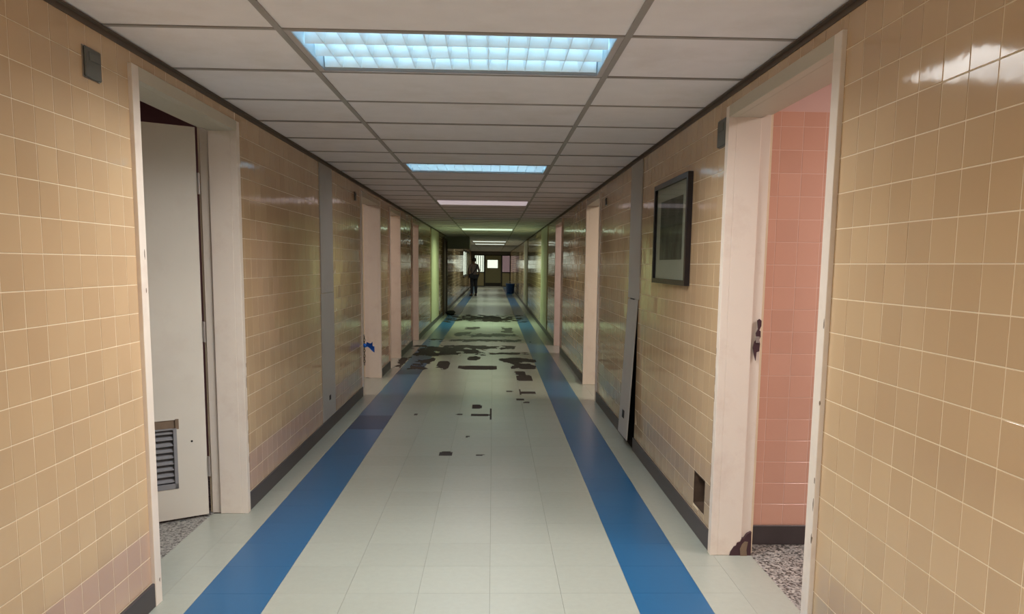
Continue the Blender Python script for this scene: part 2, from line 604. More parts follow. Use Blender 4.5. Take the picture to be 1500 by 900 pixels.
# broken-out vinyl: floor rectangles (x0,y0,x1,y1), wear edge broken by noise
WORN = [(-1.35, 11.95, -0.10, 13.6, .72), (-0.47, 10.42, 0.06, 10.86, .95), (-0.77, 10.40, -0.60, 11.36, .95),
        (0.09, 11.19, 0.64, 11.86, .75), (0.25, 10.53, 0.60, 11.20, .82), (0.27, 9.93, 0.43, 10.32, .9),
        (0.30, 9.45, 0.50, 9.97, .92), (0.30, 8.47, 0.475, 8.64, 2), (0.298, 8.42, 0.318, 8.82, 2),
        (0.15, 8.60, 0.23, 8.70, 1.), (0.25, 8.06, 0.33, 8.18, 1.), (0.32, 7.89, 0.38, 7.98, 1.),
        (-1.25, 14.16, 0.70, 14.77, .62), (-1.40, 18.9, 0.95, 22.1, .62), (-0.62, 16.94, -0.27, 17.68, .8),
        (-0.50, 15.1, 0.55, 16.14, .68), (-0.79, 15.30, -0.41, 16.39, .7), (0.18, 16.0, 0.44, 17.70, .75),
        (-1.37, 10.2, -1.20, 11.9, .66), (-1.20, 10.1, -0.80, 12.1, .42), (-0.38, 11.47, -0.18, 12.17, .8),
        (-0.10, 12.21, 0.64, 12.60, .6), (-1.0, 12.9, 0.6, 13.7, .6),
        (-0.198, 7.57, -0.10, 7.80, 1.), (-0.20, 7.20, -0.01, 7.30, 1.05), (-0.022, 7.03, -0.001, 7.60, 2),
        (-0.34, 7.245, -0.27, 7.305, .9), (-0.395, 5.66, -0.29, 5.795, 1.), (-0.13, 5.66, -0.05, 5.73, .95),
        (-0.226, 6.25, -0.166, 6.36, .6), (-0.72, 7.20, -0.692, 7.31, 1.)]


def worn(x, y):
    for (x0, y0, x1, y1, s) in WORN:
        if x0 <= x <= x1 and y0 <= y <= y1:
            if s >= 2:
                return True
            u = abs((x-(x0+x1)/2)/((x1-x0)/2))
            v = abs((y-(y0+y1)/2)/((y1-y0)/2))
            e = (1-max(u, v)**2) if s < 0.8 else (1-(u*u+v*v)*0.75)
            nz = noise.fractal(Vector((x*5.0, y*2.4, 3.1)), 0.9, 2.0, 5)
            if e*0.6 + nz*0.55 + (s-0.62)*0.9 > 0.30:
                return True
    return False


def floor_tile(x0, x1, y0, y1):
    """Vinyl tile 3 mm thick, its worn parts missing. Returns (verts, faces)."""
    g = 0.0005
    x0 += g; x1 -= g; y0 += g; y1 -= g
    hit = any(not (w[2] < x0 or w[0] > x1 or w[3] < y0 or w[1] > y1) for w in WORN)
    nx = ny = 1
    if hit:
        nx = max(1, round((x1-x0)/0.016))
        ny = max(1, round((y1-y0)/0.024))
    keep = [[True]*ny for _ in range(nx)]
    if hit:
        for i in range(nx):
            for j in range(ny):
                keep[i][j] = not worn(x0+(x1-x0)*(i+.5)/nx, y0+(y1-y0)*(j+.5)/ny)
        if all(all(r) for r in keep):
            nx = ny = 1
            keep = [[True]]
    vs, fs, ix = [], [], {}

    def V(i, j, k):
        if (i, j, k) not in ix:
            ix[(i, j, k)] = len(vs)
            vs.append((x0+(x1-x0)*i/nx, y0+(y1-y0)*j/ny, 0.0 if k else -0.003))
        return ix[(i, j, k)]
    for i in range(nx):
        for j in range(ny):
            if not keep[i][j]:
                continue
            fs.append((V(i, j, 1), V(i+1, j, 1), V(i+1, j+1, 1), V(i, j+1, 1)))
            for (di, dj, a, b) in ((-1, 0, (i, j+1), (i, j)), (1, 0, (i+1, j), (i+1, j+1)), (0, -1, (i, j), (i+1, j)), (0, 1, (i+1, j+1), (i, j+1))):
                p, q = i+di, j+dj
                if not (0 <= p < nx and 0 <= q < ny) or not keep[p][q]:
                    fs.append((V(*a, 0), V(*b, 0), V(*b, 1), V(*a, 1)))
    return vs, fs


COLS = [(XL, S0, 'vinyl')] + [(S0, S0+T, 'blue')] + [(S0+T*(k+1), S0+T*(k+2), 'vinyl') for k in range(5)] + \
       [(S0+T*6, S0+T*7, 'blue'), (S0+T*7, XR, 'vinyl')]
YT0 = 7.19 - 0.305*37          # a joint falls at y = 7.19
n_part = 0
rest = {'vinyl': ([], []), 'blue': ([], [])}
shared = {}
for r in range(0, 179):
    y0 = YT0 + r*T
    y1 = y0 + T
    if y1 > YE or y0 < YB:
        continue
    for ci, (x0, x1, mk) in enumerate(COLS):
        vs, fs = floor_tile(x0, x1, y0, y1)
        if not fs:
            continue
        inview = y1 > 2.0 and n_part < 300
        dull = mk == 'blue' and ((ci == 1 and 6.7 < (y0+y1)/2 < 7.15) or (ci == 1 and 9.8 < y0 < 12.3))
        if inview:
            n_part += 1
            m = M['blue_dull'] if dull else M[mk]
            key = (ci, dull)
            if len(vs) == 8:
                if key not in shared:
                    me = bpy.data.meshes.new('floor_tile')
                    me.from_pydata([(a-x0, b-y0, c) for a, b, c in vs], [], fs)
                    me.materials.append(m)
                    shared[key] = me
                me = shared[key]
            else:
                me = bpy.data.meshes.new('floor_tile')
                me.from_pydata([(a-x0, b-y0, c) for a, b, c in vs], [], fs)
                me.materials.append(m)
            o = link('blue_floor_tile' if mk == 'blue' else 'floor_tile', me, None, floor, (x0, y0, 0))
        else:
            V, F = rest[mk]
            b = len(V)
            V += vs
            F += [tuple(i+b for i in f) for f in fs]
for mk in rest:
    me = bpy.data.meshes.new('distant_floor_tiles')
    me.from_pydata(rest[mk][0], [], rest[mk][1])
    o = link('distant_floor_tiles' if mk == 'vinyl' else 'distant_blue_floor_tiles', me, M[mk], floor)
    o['kind'] = 'stuff'
# vinyl running into the doorways up to the terrazzo
for (a, b) in OPEN_L:
    boxes('threshold_tile', [(-1.552, XL-0.0005, a, b, -0.003, -0.0002)], M['vinyl'], floor)
for (a, b) in OPEN_R:
    boxes('threshold_tile', [(XR+0.0005, 1.27, a, b, -0.003, -0.0002)], M['vinyl'], floor)
tag(boxes('floor', [(-6.0, XL-WT+0.018, YB, 16.2, -0.12, -0.001)], M['terrazzo']), kind='structure')
tag(boxes('floor', [(XR+WT-0.0155, 6.0, YB, 16.2, -0.12, -0.001)], M['terrazzo']), kind='structure')

# ------------------------------------------------------------------ ceilings
ceiling = boxes('ceiling', [(-6.0, 6.0, YB-0.2, YE+0.2, HS, HS+0.15)], M['slab'])
tag(ceiling, kind='structure')
sus = empty('ceiling', (0, 0, HC))
sus.name = 'ceiling'
tag(sus, kind='structure')
K0, K1 = -11, 77
CC = [(XL, TL), (TL, TR), (TR, XR)]
pm, tm = [], []
for (a, b) in CC:
    bm = bmesh.new()
    box_bm(bm, a+0.008, b-0.008, 0.008, ROWS-0.008, 0.004, 0.018)
    me = finish(bm, 'ceiling_panel', 0.002)
    me.materials.append(M['panel'])
    pm.append(me)
    bm = bmesh.new()
    box_bm(bm, a+0.012, b-0.012, -0.008, 0.008, 0.0, 0.004)
    box_bm(bm, a+0.012, b-0.012, -0.002, 0.002, 0.004, 0.034)
    me = finish(bm, 'cross_tee')
    me.materials.append(M['tee'])
    tm.append(me)
for k in range(K0, K1):
    y = ROW0 + k*ROWS
    for c in range(3):
        if not (c == 1 and k in FIXTURES):
            o = link('ceiling_panel', pm[c], None, sus, (0, y, random.uniform(0, 0.0015)))
            o.rotation_euler = (random.gauss(0, 0.001), 0, 0)
        link('cross_tee', tm[c], None, sus, (0, y, 0))
for x in (TL, TR):
    boxes('main_runner', [(x-0.012, x+0.012, YB, YE, -0.001, 0.004), (x-0.002, x+0.002, YB, YE, 0.004, 0.038)], M['tee'], sus)
tag(boxes('trim_3', [(XL, XL+0.022, YB, YE, HC-0.003, HC+0.001), (XL, XL+0.004, YB, YE, HC-0.022, HC-0.003)], M['angle']), kind='structure')
tag(boxes('trim_4', [(XR-0.022, XR, YB, YE, HC-0.003, HC+0.001), (XR-0.004, XR, YB, YE, HC-0.022, HC-0.003)], M['angle']), kind='structure')


# ------------------------------------------------------------------ louvred fixtures
def blade_mesh(length, along, w_top, w_bot, depth):
    bm = bmesh.new()
    pts = [(-w_bot/2, 0), (w_bot/2, 0), (w_top/2, depth), (-w_top/2, depth)]
    P = (lambda s, a, z: (s, a, z)) if along == 'y' else (lambda s, a, z: (a, s, z))
    A = [bm.verts.new(P(s, -length/2, z)) for s, z in pts]
    B = [bm.verts.new(P(s, length/2, z)) for s, z in pts]
    for i in range(4):
        bm.faces.new((A[i], A[(i+1) % 4], B[(i+1) % 4], B[i]))
    bm.faces.new(A)
    bm.faces.new(list(reversed(B)))
    return finish(bm, 'blade')


def louvre_mat():
    m, n, L, p = nt('louvre_aluminium')
    p.inputs['Base Color'].default_value = (0.90, 0.95, 0.97, 1)
    p.inputs['Metallic'].default_value = 0.2
    p.inputs['Roughness'].default_value = 0.35
    return m


M['louvre'] = louvre_mat()
LW, LD = 1.15, 0.565
BLADE = blade_mesh(LD-0.02, 'y', 0.024, 0.0016, 0.050)
BLADE.materials.append(M['louvre'])
DIVID = blade_mesh(LW-0.01, 'x', 0.034, 0.002, 0.050)
DIVID.materials.append(M['louvre'])
bm = bmesh.new()
x, y, t = LW/2, LD/2, 0.004
for b in ((-x-t, -x, -y-t, y+t, 0.004, 0.13), (x, x+t, -y-t, y+t, 0.004, 0.13), (-x, x, -y-t, -y, 0.004, 0.13), (-x, x, y, y+t, 0.004, 0.13), (-x-t, x+t, -y-t, y+t, 0.13, 0.134)):
    box_bm(bm, *b)
HOUS = finish(bm, 'housing')
HOUS.materials.append(M['housing'])
bm = bmesh.new()
for b in ((-0.598, -x, -0.294, 0.294, 0.001, 0.006), (x, 0.598, -0.294, 0.294, 0.001, 0.006), (-x, x, -0.294, -y, 0.001, 0.006), (-x, x, y, 0.294, 0.001, 0.006)):
    box_bm(bm, *b)
FRAME = finish(bm, 'fixture_frame')
FRAME.materials.append(M['lightframe'])
bm = bmesh.new()
tube_bm(bm, [(-0.56, 0, 0), (0.56, 0, 0)], 0.013, 12)
TUBE0 = finish(bm, 'lamp_tube', smooth=False)

FX_LABEL = {
    -6: 'recessed louvred ceiling light overhead behind the viewpoint',
    0: 'nearest and largest louvred ceiling light, glowing blue-white cells',
    6: 'second louvred ceiling light from the front, blue-white and lit',
    12: 'third ceiling light from the front, dim pinkish louvre',
    18: 'dead unlit dark ceiling light between the dim pinkish and greenish ones',
    25: 'greenish glowing ceiling light, first one past the dead dark light',
    41: 'far ceiling light beyond the hanging grey board, next to farthest',
    47: 'far ceiling light, second past the hanging grey board',
    59: 'added ceiling light above the blue bin, brightening the far end',
    71: 'added ceiling light right before the glazed end partition, brightening it',
}
for k, (watt, col, glow) in FIXTURES.items():
    y = ROW0 + (k+0.5)*ROWS
    t = empty('ceiling_light', ((TL+TR)/2, y, HC))
    tag(t, FX_LABEL[k], 'ceiling light', 'louvred lights in the corridor ceiling')
    link('fixture_frame', FRAME, None, t)
    link('housing', HOUS, None, t)
    for j in range(14):
        link('blade', BLADE, None, t, (-LW/2 + LW*(j+1)/15, 0, 0.012))
    for j in range(4):
        link('divider', DIVID, None, t, (0, -LD/2 + 0.016 + (LD-0.032)*j/3, 0.0125))
    tm_ = TUBE0.copy()
    if glow:
        cc = (0.50, 0.84, 1.0) if k <= 6 else ((1.0, 0.85, 0.95) if k == 12 else (0.75, 1.0, 0.78))
        tm_.materials.append(emit('lamp_tube_glow', cc, glow))
    else:
        tm_.materials.append(M['white'])
    for j in range(3):
        link('lamp_tube', tm_, None, t, (0, -LD/2 + 0.016 + (LD-0.032)*(j+0.5)/3, 0.095))
    if 20 < k < 50 or k == 12:
        boxes('diffuser', [(-LW/2, LW/2, -LD/2, LD/2, -0.012, 0.003)], emit('diffuser_glow', {12: (1.0, 0.86, 0.92), 25: (0.80, 1.0, 0.80)}.get(k, (0.9, 1.0, 0.92)), {12: 0.30, 25: 0.62}.get(k, 0.62)), t)
    if watt:
        l = bpy.data.lights.new('lamp_light', 'AREA')
        l.shape = 'RECTANGLE'
        l.size, l.size_y = 1.1, 0.52
        l.energy = watt
        l.color = col
        l.spread = math.radians(160)
        o = bpy.data.objects.new('lamp_light', l)
        COL.objects.link(o)
        o.parent = t
        o.location = (0, 0, -0.014 if (20 < k < 50 or k == 12) else 0.008)


# ------------------------------------------------------------------ doors
def door_frame(d, side, a, b, far_head=None):
    """Steel frame: two jambs and a head, each with casing lip, lining and rebate."""
    left = side == 'left'
    X = XL if left else XR
    s = 1 if left else -1          # towards the corridor

    def bx(f, g, y0, y1, z0, z1):  # f,g: distance from wall face towards corridor
        xs = sorted((X+s*f, X+s*g))
        return (xs[0]-d.location.x, xs[1]-d.location.x, y0-d.location.y, y1-d.location.y, z0, z1)
    lip, cw, dep, reb = 0.016, 0.058, -0.136, -0.185
    H = DOOR_H
    for (y, sg) in ((a, -1), (b, 1)):
        def yy(p, q):
            return sorted((y+sg*p, y+sg*q))
        parts = [bx(-0.02, lip, *yy(0, cw if sg < 0 else 0.045), 0, H+0.052), bx(dep, -0.02, *yy(0, FT-0.001), 0, H+FT-0.001),
                 bx(reb, dep, *yy(0.014, FT-0.001), 0, H+FT-0.001)]
        boxes('jamb', parts, M['frame'], d, 0.0015)
    boxes('head', [bx(-0.02, lip, a, b, H, H+0.052), bx(dep, -0.02, a, b, H, H+FT-0.001), bx(reb, dep, a, b, H+0.014, H+FT-0.001)], M['frame_green'], d, 0.0015)


doors = []
for i, (a, b) in enumerate(OPEN_L):
    d = empty('door_%d' % (i+1), (XL, (a+b)/2, 0))
    tag(d, kind='structure')
    door_frame(d, 'left', a, b)
    doors.append(d)
for i, (a, b) in enumerate(OPEN_R):
    d = empty('door_%d' % (i+5), (XR, (a+b)/2, 0))
    tag(d, kind='structure')
    door_frame(d, 'right', a, b)
    doors.append(d)

# --- the open leaf of the near left door
d1 = doors[0]
ang = math.atan2(-0.142, -0.215)            # leaf runs from the hinge into the room
leafW, leafH, lt = 1.10, 2.088, 0.042
bm = bmesh.new()
va, vb_, vz0, vz1 = 0.150, 0.95, 0.180, 0.555   # vent opening from the hinge edge
for q in ((0, va, 0, lt, 0.012, leafH), (vb_, leafW, 0, lt, 0.012, leafH), (va, vb_, 0, lt, 0.012, vz0), (va, vb_, 0, lt, vz1, leafH)):
    box_bm(bm, *q)
leaf = link('leaf', finish(bm, 'leaf'), M['leaf'], d1)
leaf.location = (-1.580-d1.location.x, 4.300-d1.location.y, 0)
leaf.rotation_euler = (0, 0, ang)
# local +y of the leaf points away from the camera side? the face towards the corridor is y = lt
bm = bmesh.new()
fz = vz1-0.045
for q in ((va, va+0.018, lt-0.012, lt+0.004, vz0, fz), (vb_-0.018, vb_, lt-0.012, lt+0.004, vz0, fz),
          (va, vb_, lt-0.012, lt+0.004, vz0, vz0+0.028), (va, vb_, lt-0.012, lt+0.002, fz-0.008, fz)):
    box_bm(bm, *q)
link('vent_frame', finish(bm, 'vent_frame', 0.001), M['slat'], leaf)
bm = bmesh.new()
for q in ((va, vb_, 0.004, lt-0.006, fz, vz1), (va-0.012, va+0.006, lt-0.001, lt+0.002, fz-0.005, vz1+0.004)):
    box_bm(bm, *q)
link('torn_edge', finish(bm, 'torn_edge'), M['rawwood'], leaf)
nsl = 9
bm = bmesh.new()
vs = [bm.verts.new(p) for p in ((va+0.016, -0.014, 0.014), (vb_-0.016, -0.014, 0.014), (vb_-0.016, 0.014, -0.010), (va+0.016, 0.014, -0.010),
                                (va+0.016, -0.014, 0.017), (vb_-0.016, -0.014, 0.017), (vb_-0.016, 0.014, -0.004), (va+0.016, 0.014, -0.004))]
for f in ((0, 1, 2, 3), (7, 6, 5, 4), (0, 4, 5, 1), (3, 2, 6, 7), (0, 3, 7, 4), (1, 5, 6, 2)):
    bm.faces.new([vs[i] for i in f])
sm = finish(bm, 'slat')
sm.materials.append(M['slat'])
for k in range(nsl):
    link('slat', sm, None, leaf, (0, lt-0.018, vz0+0.045 + (fz-vz0-0.065)*k/(nsl-1)))
boxes('vent_backing', [(va, vb_, 0.0, 0.003, vz0, vz1)], M['dark'], leaf)
for hz in (0.28, 1.02, 1.80):
    bm = bmesh.new()
    tube_bm(bm, [(-0.008, lt+0.004, hz-0.055), (-0.008, lt+0.004, hz+0.055)], 0.008, 10)
    box_bm(bm, -0.006, 0.0, 0.004, lt, hz-0.055, hz+0.055)
    link('hinge', finish(bm, 'hinge'), M['steel'], leaf)
boxes('leaf_edge', [(-0.002, 0.0, 0.001, lt-0.001, 0.014, leafH-0.002)], M['plum'], leaf)
bm = bmesh.new()
bmesh.ops.create_circle(bm, cap_ends=True, radius=0.006, segments=10, matrix=Matrix.Translation((0.075, lt+0.0006, 0.43)) @ Matrix.Rotation(math.radians(-90), 4, 'X'))
link('screw_hole', finish(bm, 'screw_hole'), M['dark'], leaf)

# --- damage on the near right door's far jamb: torn strike and rotten foot
d5 = doors[4]


def chip(name, pts, mat, parent, y, depth=0.004):
    """Ragged flat flake in the X-Z plane, facing the camera side of a jamb."""
    bm = bmesh.new()
    f = [bm.verts.new((x-parent.location.x, y-parent.location.y, z)) for x, z in pts]
    g = [bm.verts.new((x-parent.location.x, y+depth-parent.location.y, z)) for x, z in pts]
    n = len(pts)
    bm.faces.new(f)
    bm.faces.new(list(reversed(g)))
    for i in range(n):
        bm.faces.new((f[i], g[i], g[(i+1) % n], f[(i+1) % n]))
    return link(name, finish(bm, name), mat, parent)


chip('torn_strike', [(1.232, 1.02), (1.240, 0.985), (1.247, 0.96), (1.249, 1.00), (1.262, 1.005), (1.264, 1.04), (1.259, 1.06), (1.265, 1.075), (1.264, 1.10), (1.257, 1.105), (1.266, 1.125), (1.266, 1.15), (1.256, 1.158), (1.247, 1.15), (1.252, 1.11), (1.243, 1.09), (1.247, 1.06), (1.238, 1.05)], M['plum'], d5, 3.666, 0.010)
boxes('strike_plate', [(1.243-d5.location.x, 1.259-d5.location.x, 3.662-d5.location.y, 3.667-d5.location.y, 1.045, 1.075)], M['steel'], d5, 0.001)
chip('rotten_foot', [(1.165, 0.0), (1.17, 0.02), (1.185, 0.045), (1.196, 0.05), (1.2, 0.065), (1.215, 0.07), (1.222, 0.085), (1.235, 0.088), (1.247, 0.108), (1.268, 0.12), (1.270, 0.0)], M['plum'], d5, 3.665, 0.018)
chip('splinter', [(1.218, 0.0), (1.214, 0.035), (1.225, 0.06), (1.237, 0.072), (1.252, 0.07), (1.246, 0.03), (1.250, 0.0)], M['rawwood'], d5, 3.661, 0.003)

# flaked paint along the casings of the near doors
def flake(parent, X, n, y, z, w, h):
    bm = bmesh.new()
    k = 9
    pts = []
    for i in range(k):
        a = 2*math.pi*i/k
        r = random.uniform(0.6, 1.1)
        pts.append((y + w*r*math.cos(a), z + h*r*math.sin(a)))
    f = [bm.verts.new((X + n*0.0006 - parent.location.x, u - parent.location.y, v)) for u, v in pts]
    g = [bm.verts.new((X - n*0.002 - parent.location.x, u - parent.location.y, v)) for u, v in pts]
    bm.faces.new(f)
    bm.faces.new(list(reversed(g)))
    for i in range(k):
        bm.faces.new((f[i], g[i], g[(i+1) % k], f[(i+1) % k]))
    link('paint_chip', finish(bm, 'paint_chip'), M['rawwood'], parent)


for z, h in ((0.33, .03), (0.42, .05), (0.55, .03), (0.63, .06), (0.78, .03), (0.88, .05), (1.0, .025), (1.32, .012)):
    flake(d5, XR-0.016, -1, 3.712 + random.uniform(-.002, .002), z, .0035, h)
for z, h in ((0.12, .012), (0.5, .018), (0.62, .025), (0.70, .012), (0.96, .01), (1.22, .02)):
    flake(d5, XR-0.016, -1, 2.507 + random.uniform(-.003, .003), z, .004, h)
for z, h in ((0.30, .02), (0.42, .05), (0.55, .03), (0.74, .04), (0.83, .015)):
    flake(d1, XL+0.016, 1, 4.345 + random.uniform(-.002, .002), z, .004, h)
for z, h in ((1.42, .02), (1.28, .01), (0.1, .01)):
    flake(d1, XL+0.016, 1, 3.135, z, .004, h)

# ------------------------------------------------------------------ rooms behind the doors
def room_wall(name, b, mat):
    return tag(boxes(name, [b], mat), kind='structure')


xl2, xr2 = XL-WT, XR+WT
# left side: back wall and partitions
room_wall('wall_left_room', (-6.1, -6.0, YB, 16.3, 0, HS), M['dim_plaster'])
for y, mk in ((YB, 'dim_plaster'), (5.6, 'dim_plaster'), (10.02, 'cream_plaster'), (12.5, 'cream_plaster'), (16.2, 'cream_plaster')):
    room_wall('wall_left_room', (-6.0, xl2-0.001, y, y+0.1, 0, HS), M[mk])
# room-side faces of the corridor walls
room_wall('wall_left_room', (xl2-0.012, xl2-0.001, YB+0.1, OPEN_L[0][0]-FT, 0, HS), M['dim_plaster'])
room_wall('wall_right_room', (6.0, 6.1, YB, 16.3, 0, HS), M['plaster'])
for y in (0.2, 10.4, 16.2):
    room_wall('wall_right_room', (xr2+0.001, 6.0, y, y+0.1, 0, HS), M['plaster'])
# tiled pink wall facing the doorway on the right
PY = 3.83
pw = room_wall('wall_right_room', (xr2-0.016, 6.0, PY+TH+0.001, PY+0.15, 0, HS), M['plaster'])
pg = boxes('grout_bed', [(xr2-0.016, 2.6, PY+TH, PY+TH+0.0008, 0, 2.14)], M['pink_grout'], pw)
pc = tile_cells([(xr2-0.016, 2.6, 0.1, 2.14)], 1.37)
lay_tiles(pw, pc, TILE_P, PY+TH, -1, 300, -1, 'y', M['pink_tile'], 'pink_tile')
tag(boxes('baseboard_right_room', [(xr2-0.016, 5.9, PY-0.012, PY, 0, 0.099)], M['base'], bevel=0.002), kind='structure')
room_wall('wall_right_room', (xr2+0.001, xr2+0.012, 0.3, OPEN_R[0][0]-FT, 0, HS), M['plaster'])

# ------------------------------------------------------------------ cover strips and wall panels
def cover_strip(name, left, y0, y1, z0, z1, t=0.008):
    X = XL if left else XR
    b = (X, X+t, y0, y1, z0, z1) if left else (X-t, X, y0, y1, z0, z1)
    return b


cs = empty('trim_5', (XL, 6.57, 0))
tag(cs, kind='structure')


def loc(b, o):
    return (b[0]-o.location.x, b[1]-o.location.x, b[2]-o.location.y, b[3]-o.location.y, b[4], b[5])


boxes('upper_strip', [loc(cover_strip('', True, 6.335, 6.815, 1.15, HC-0.024), cs)], M['cover'], cs, 0.0015)
boxes('lower_strip', [loc(cover_strip('', True, 6.325, 6.82, 0.101, 1.146), cs)], M['cover'], cs, 0.0015)
boxes('latch', [(0.008, 0.0105, -0.01, 0.05, 0.25, 0.29)], M['dark'], cs)
cr = empty('trim_6', (XR, 6.05, 0))
tag(cr, kind='structure')
boxes('upper_strip', [loc(cover_strip('', False, 5.81, 6.27, 1.15, HC-0.024), cr)], M['cover'], cr, 0.0015)
# lower strip hangs loose, its foot kicked out into the corridor
ls = boxes('loose_strip', [(-0.008, 0.0, -0.20, 0.20, -1.07, 0.0)], M['cover'], cr, 0.0015)
ls.location = (-0.002, 0.0, 1.146)
ls.rotation_euler = (-0.02, math.radians(3.0), 0)
bm = bmesh.new()
box_bm(bm, -0.010, -0.0075, -0.03, 0.06, -0.93, -0.87)
link('latch', finish(bm, 'latch'), M['dark'], ls)
boxes('bracket', [(-0.012, -0.008, -0.08, 0.10, 1.143, 1.152)], M['dark'], cr)

for i, (left, y0, y1) in enumerate([(True, 17.5, 19.9), (False, 15.8, 17.8), (False, 24.9, 27.5)]):  # pale panels; green light on these wall stretches is put into their colour
    tag(boxes('trim_%d' % (7+i), [cover_strip('', left, y0, y1, 0.1, HC-0.024, 0.012)], M['lit_panel'], bevel=0.003), kind='structure')

# dark timber door standing shut in the left wall, far along
dd = empty('door_8', (XL, 22.3, 0))
tag(dd, kind='structure')
boxes('jamb', [(0, 0.05, -0.85, -0.75, 0, 2.1)], M['darkwood'], dd, 0.003)
boxes('jamb', [(0, 0.05, 0.65, 0.75, 0, 2.1)], M['darkwood'], dd, 0.003)
boxes('head', [(0, 0.05, -0.75, 0.65, 2.04, 2.1)], M['darkwood'], dd, 0.003)
boxes('leaf', [(0, 0.02, -0.75, 0.65, 0.01, 2.04)], M['darkwood'], dd)
boxes('sign_plate', [(0.05, 0.056, 0.66, 0.74, 1.05, 1.35)], M['white'], dd)

# ------------------------------------------------------------------ far end
ew = boxes('wall_end', [(XL-WT, -1.19, YE, YE+0.15, 0, HS), (-1.19, XR+WT, YE, YE+0.15, 2.0, HS)], M['header'])
tag(ew, kind='structure')
dend = empty('door_9', (0, YE, 0))
tag(dend, kind='structure')
m = 0.045
boxes('door_post', [(-0.54, -0.49, -0.02, 0.08, 0, 2.0)], M['mullion'], dend)
boxes('door_post', [(0.487, 0.537, -0.02, 0.08, 0, 2.0)], M['mullion'], dend)
boxes('door_head', [(-1.19, XR, -0.02, 0.08, 1.94, 2.0)], M['mullion'], dend)
lf = boxes('leaf', [(-0.4895, 0.4865, 0.0, 0.04, 0.001, 1.17), (-0.4895, 0.4865, 0.0, 0.04, 1.67, 1.9395), (-0.4895, -0.36, 0.0, 0.04, 1.17, 1.67), (0.29, 0.4865, 0.0, 0.04, 1.17, 1.67)], M['olive'], dend)
boxes('pane', [(-0.36, 0.29, 0.015, 0.025, 1.17, 1.67)], M['pane'], lf)
boxes('kick_plate', [(-0.485, 0.482, -0.004, 0.0, 0.02, 0.24)], M['mullion'], lf)
for nm, x0, x1, pane in (('window_1', -1.19, -0.54, 'pane'), ('window_2', 0.537, XR, 'pane_pink')):
    w = empty(nm, ((x0+x1)/2, YE, 0))
    tag(w, kind='structure')
    h = (x1-x0)/2
    boxes('mullion', [(-h, -h+m, -0.02, 0.08, 0, 1.94)], M['mullion'], w)
    boxes('mullion', [(h-m, h, -0.02, 0.08, 0, 1.94)], M['mullion'], w)
    boxes('transom', [(-h+m, h-m, -0.02, 0.08, 0.86, 0.93)], M['mullion'], w)
    boxes('sill', [(-h+m, h-m, -0.02, 0.08, 0.0, 0.06)], M['mullion'], w)
    boxes('lower_panel', [(-h+m, h-m, 0.0, 0.04, 0.06, 0.86)], M['cream'], w)
    boxes('pane', [(-h+m, h-m, 0.025, 0.035, 0.93, 1.94)], M[pane], w)
    if nm == 'window_1':
        for k in range(4):
            xx = -h+m + (2*h-2*m)*(k+0.5)/4
            boxes('blind_slat', [(xx-0.022, xx+0.022, 0.09, 0.094, 0.95, 1.93)], M['blind'], w)
# band of windows in the left wall before the end
w = empty('window_3', (XL, 41.5, 0))
tag(w, kind='structure')
wy = [-4.8, -2.4, 0.0, 2.4, 4.8]
for yy in wy:
    boxes('mullion', [(-0.03, 0.004, yy-0.06 if yy > -4 else yy, yy+0.06 if yy < 4 else yy, 0.80, 2.08)], M['mullion'], w)
boxes('sill', [(-0.19, 0.03, -4.8, 4.8, 0.77, 0.82)], M['mullion'], w)
boxes('frame_head', [(-0.12, 0.01, -4.8, 4.8, 2.03, 2.08)], M['mullion'], w)
for k in range(4):
    boxes('pane', [(-0.02, -0.012, wy[k]+0.06, wy[k+1]-0.06, 0.82, 2.03)], M['pane'], w)
tag(boxes('wall_back', [(XL-WT, XR+WT, YB-0.15, YB, 0, HS)], M['cream_plaster']), kind='structure')
tag(boxes('ground', [(-60, -6.0, 10, 90, -0.5, -0.2), (-6.0, 60, YE+0.15, 90, -0.5, -0.2), (-6.0, xl2-0.01, 16.3, YE+0.15, -0.5, -0.2)], M['ground']), kind='structure')

# ------------------------------------------------------------------ wall fittings
def wall_box(left, y0, y1, z0, z1, t, label, name='call_box', cat='wall box'):
    X = XL if left else XR
    s = 1 if left else -1
    o = empty(name, (X, (y0+y1)/2, (z0+z1)/2))
    h, v = (y1-y0)/2, (z1-z0)/2

    def bx(a, b, *r):
        p = sorted((s*a, s*b))
        return (p[0], p[1]) + r
    boxes('back_plate', [bx(0.0, 0.004, -h-0.002, h+0.002, -v-0.002, v+0.002)], M['steel'], o)
    boxes('case', [bx(0.004, t, -h, h, -v, v)], M['greybox'], o, 0.004)
    boxes('lens', [bx(t-0.001, t+0.004, -h*0.62, h*0.62, v*0.1, v*0.7)], M['greybox'], o, 0.002)
    tag(o, label, cat, 'small grey boxes beside the door tops')
    return o


wall_box(True, 2.765, 2.872, 2.005, 2.105, 0.013, 'dark grey wall box high on the tiled wall left of the near open door')
wall_box(False, 3.722, 3.855, 1.965, 2.09, 0.016, 'dark grey wall box between the framed picture and the pink room doorway')
wall_box(True, 7.91, 7.96, 2.005, 2.09, 0.016, 'slim dark wall box high on left wall past the grey cover strip')
wall_box(False, 7.63, 7.68, 1.975, 2.045, 0.016, 'slim dark wall box high on right wall past the loose grey strip')

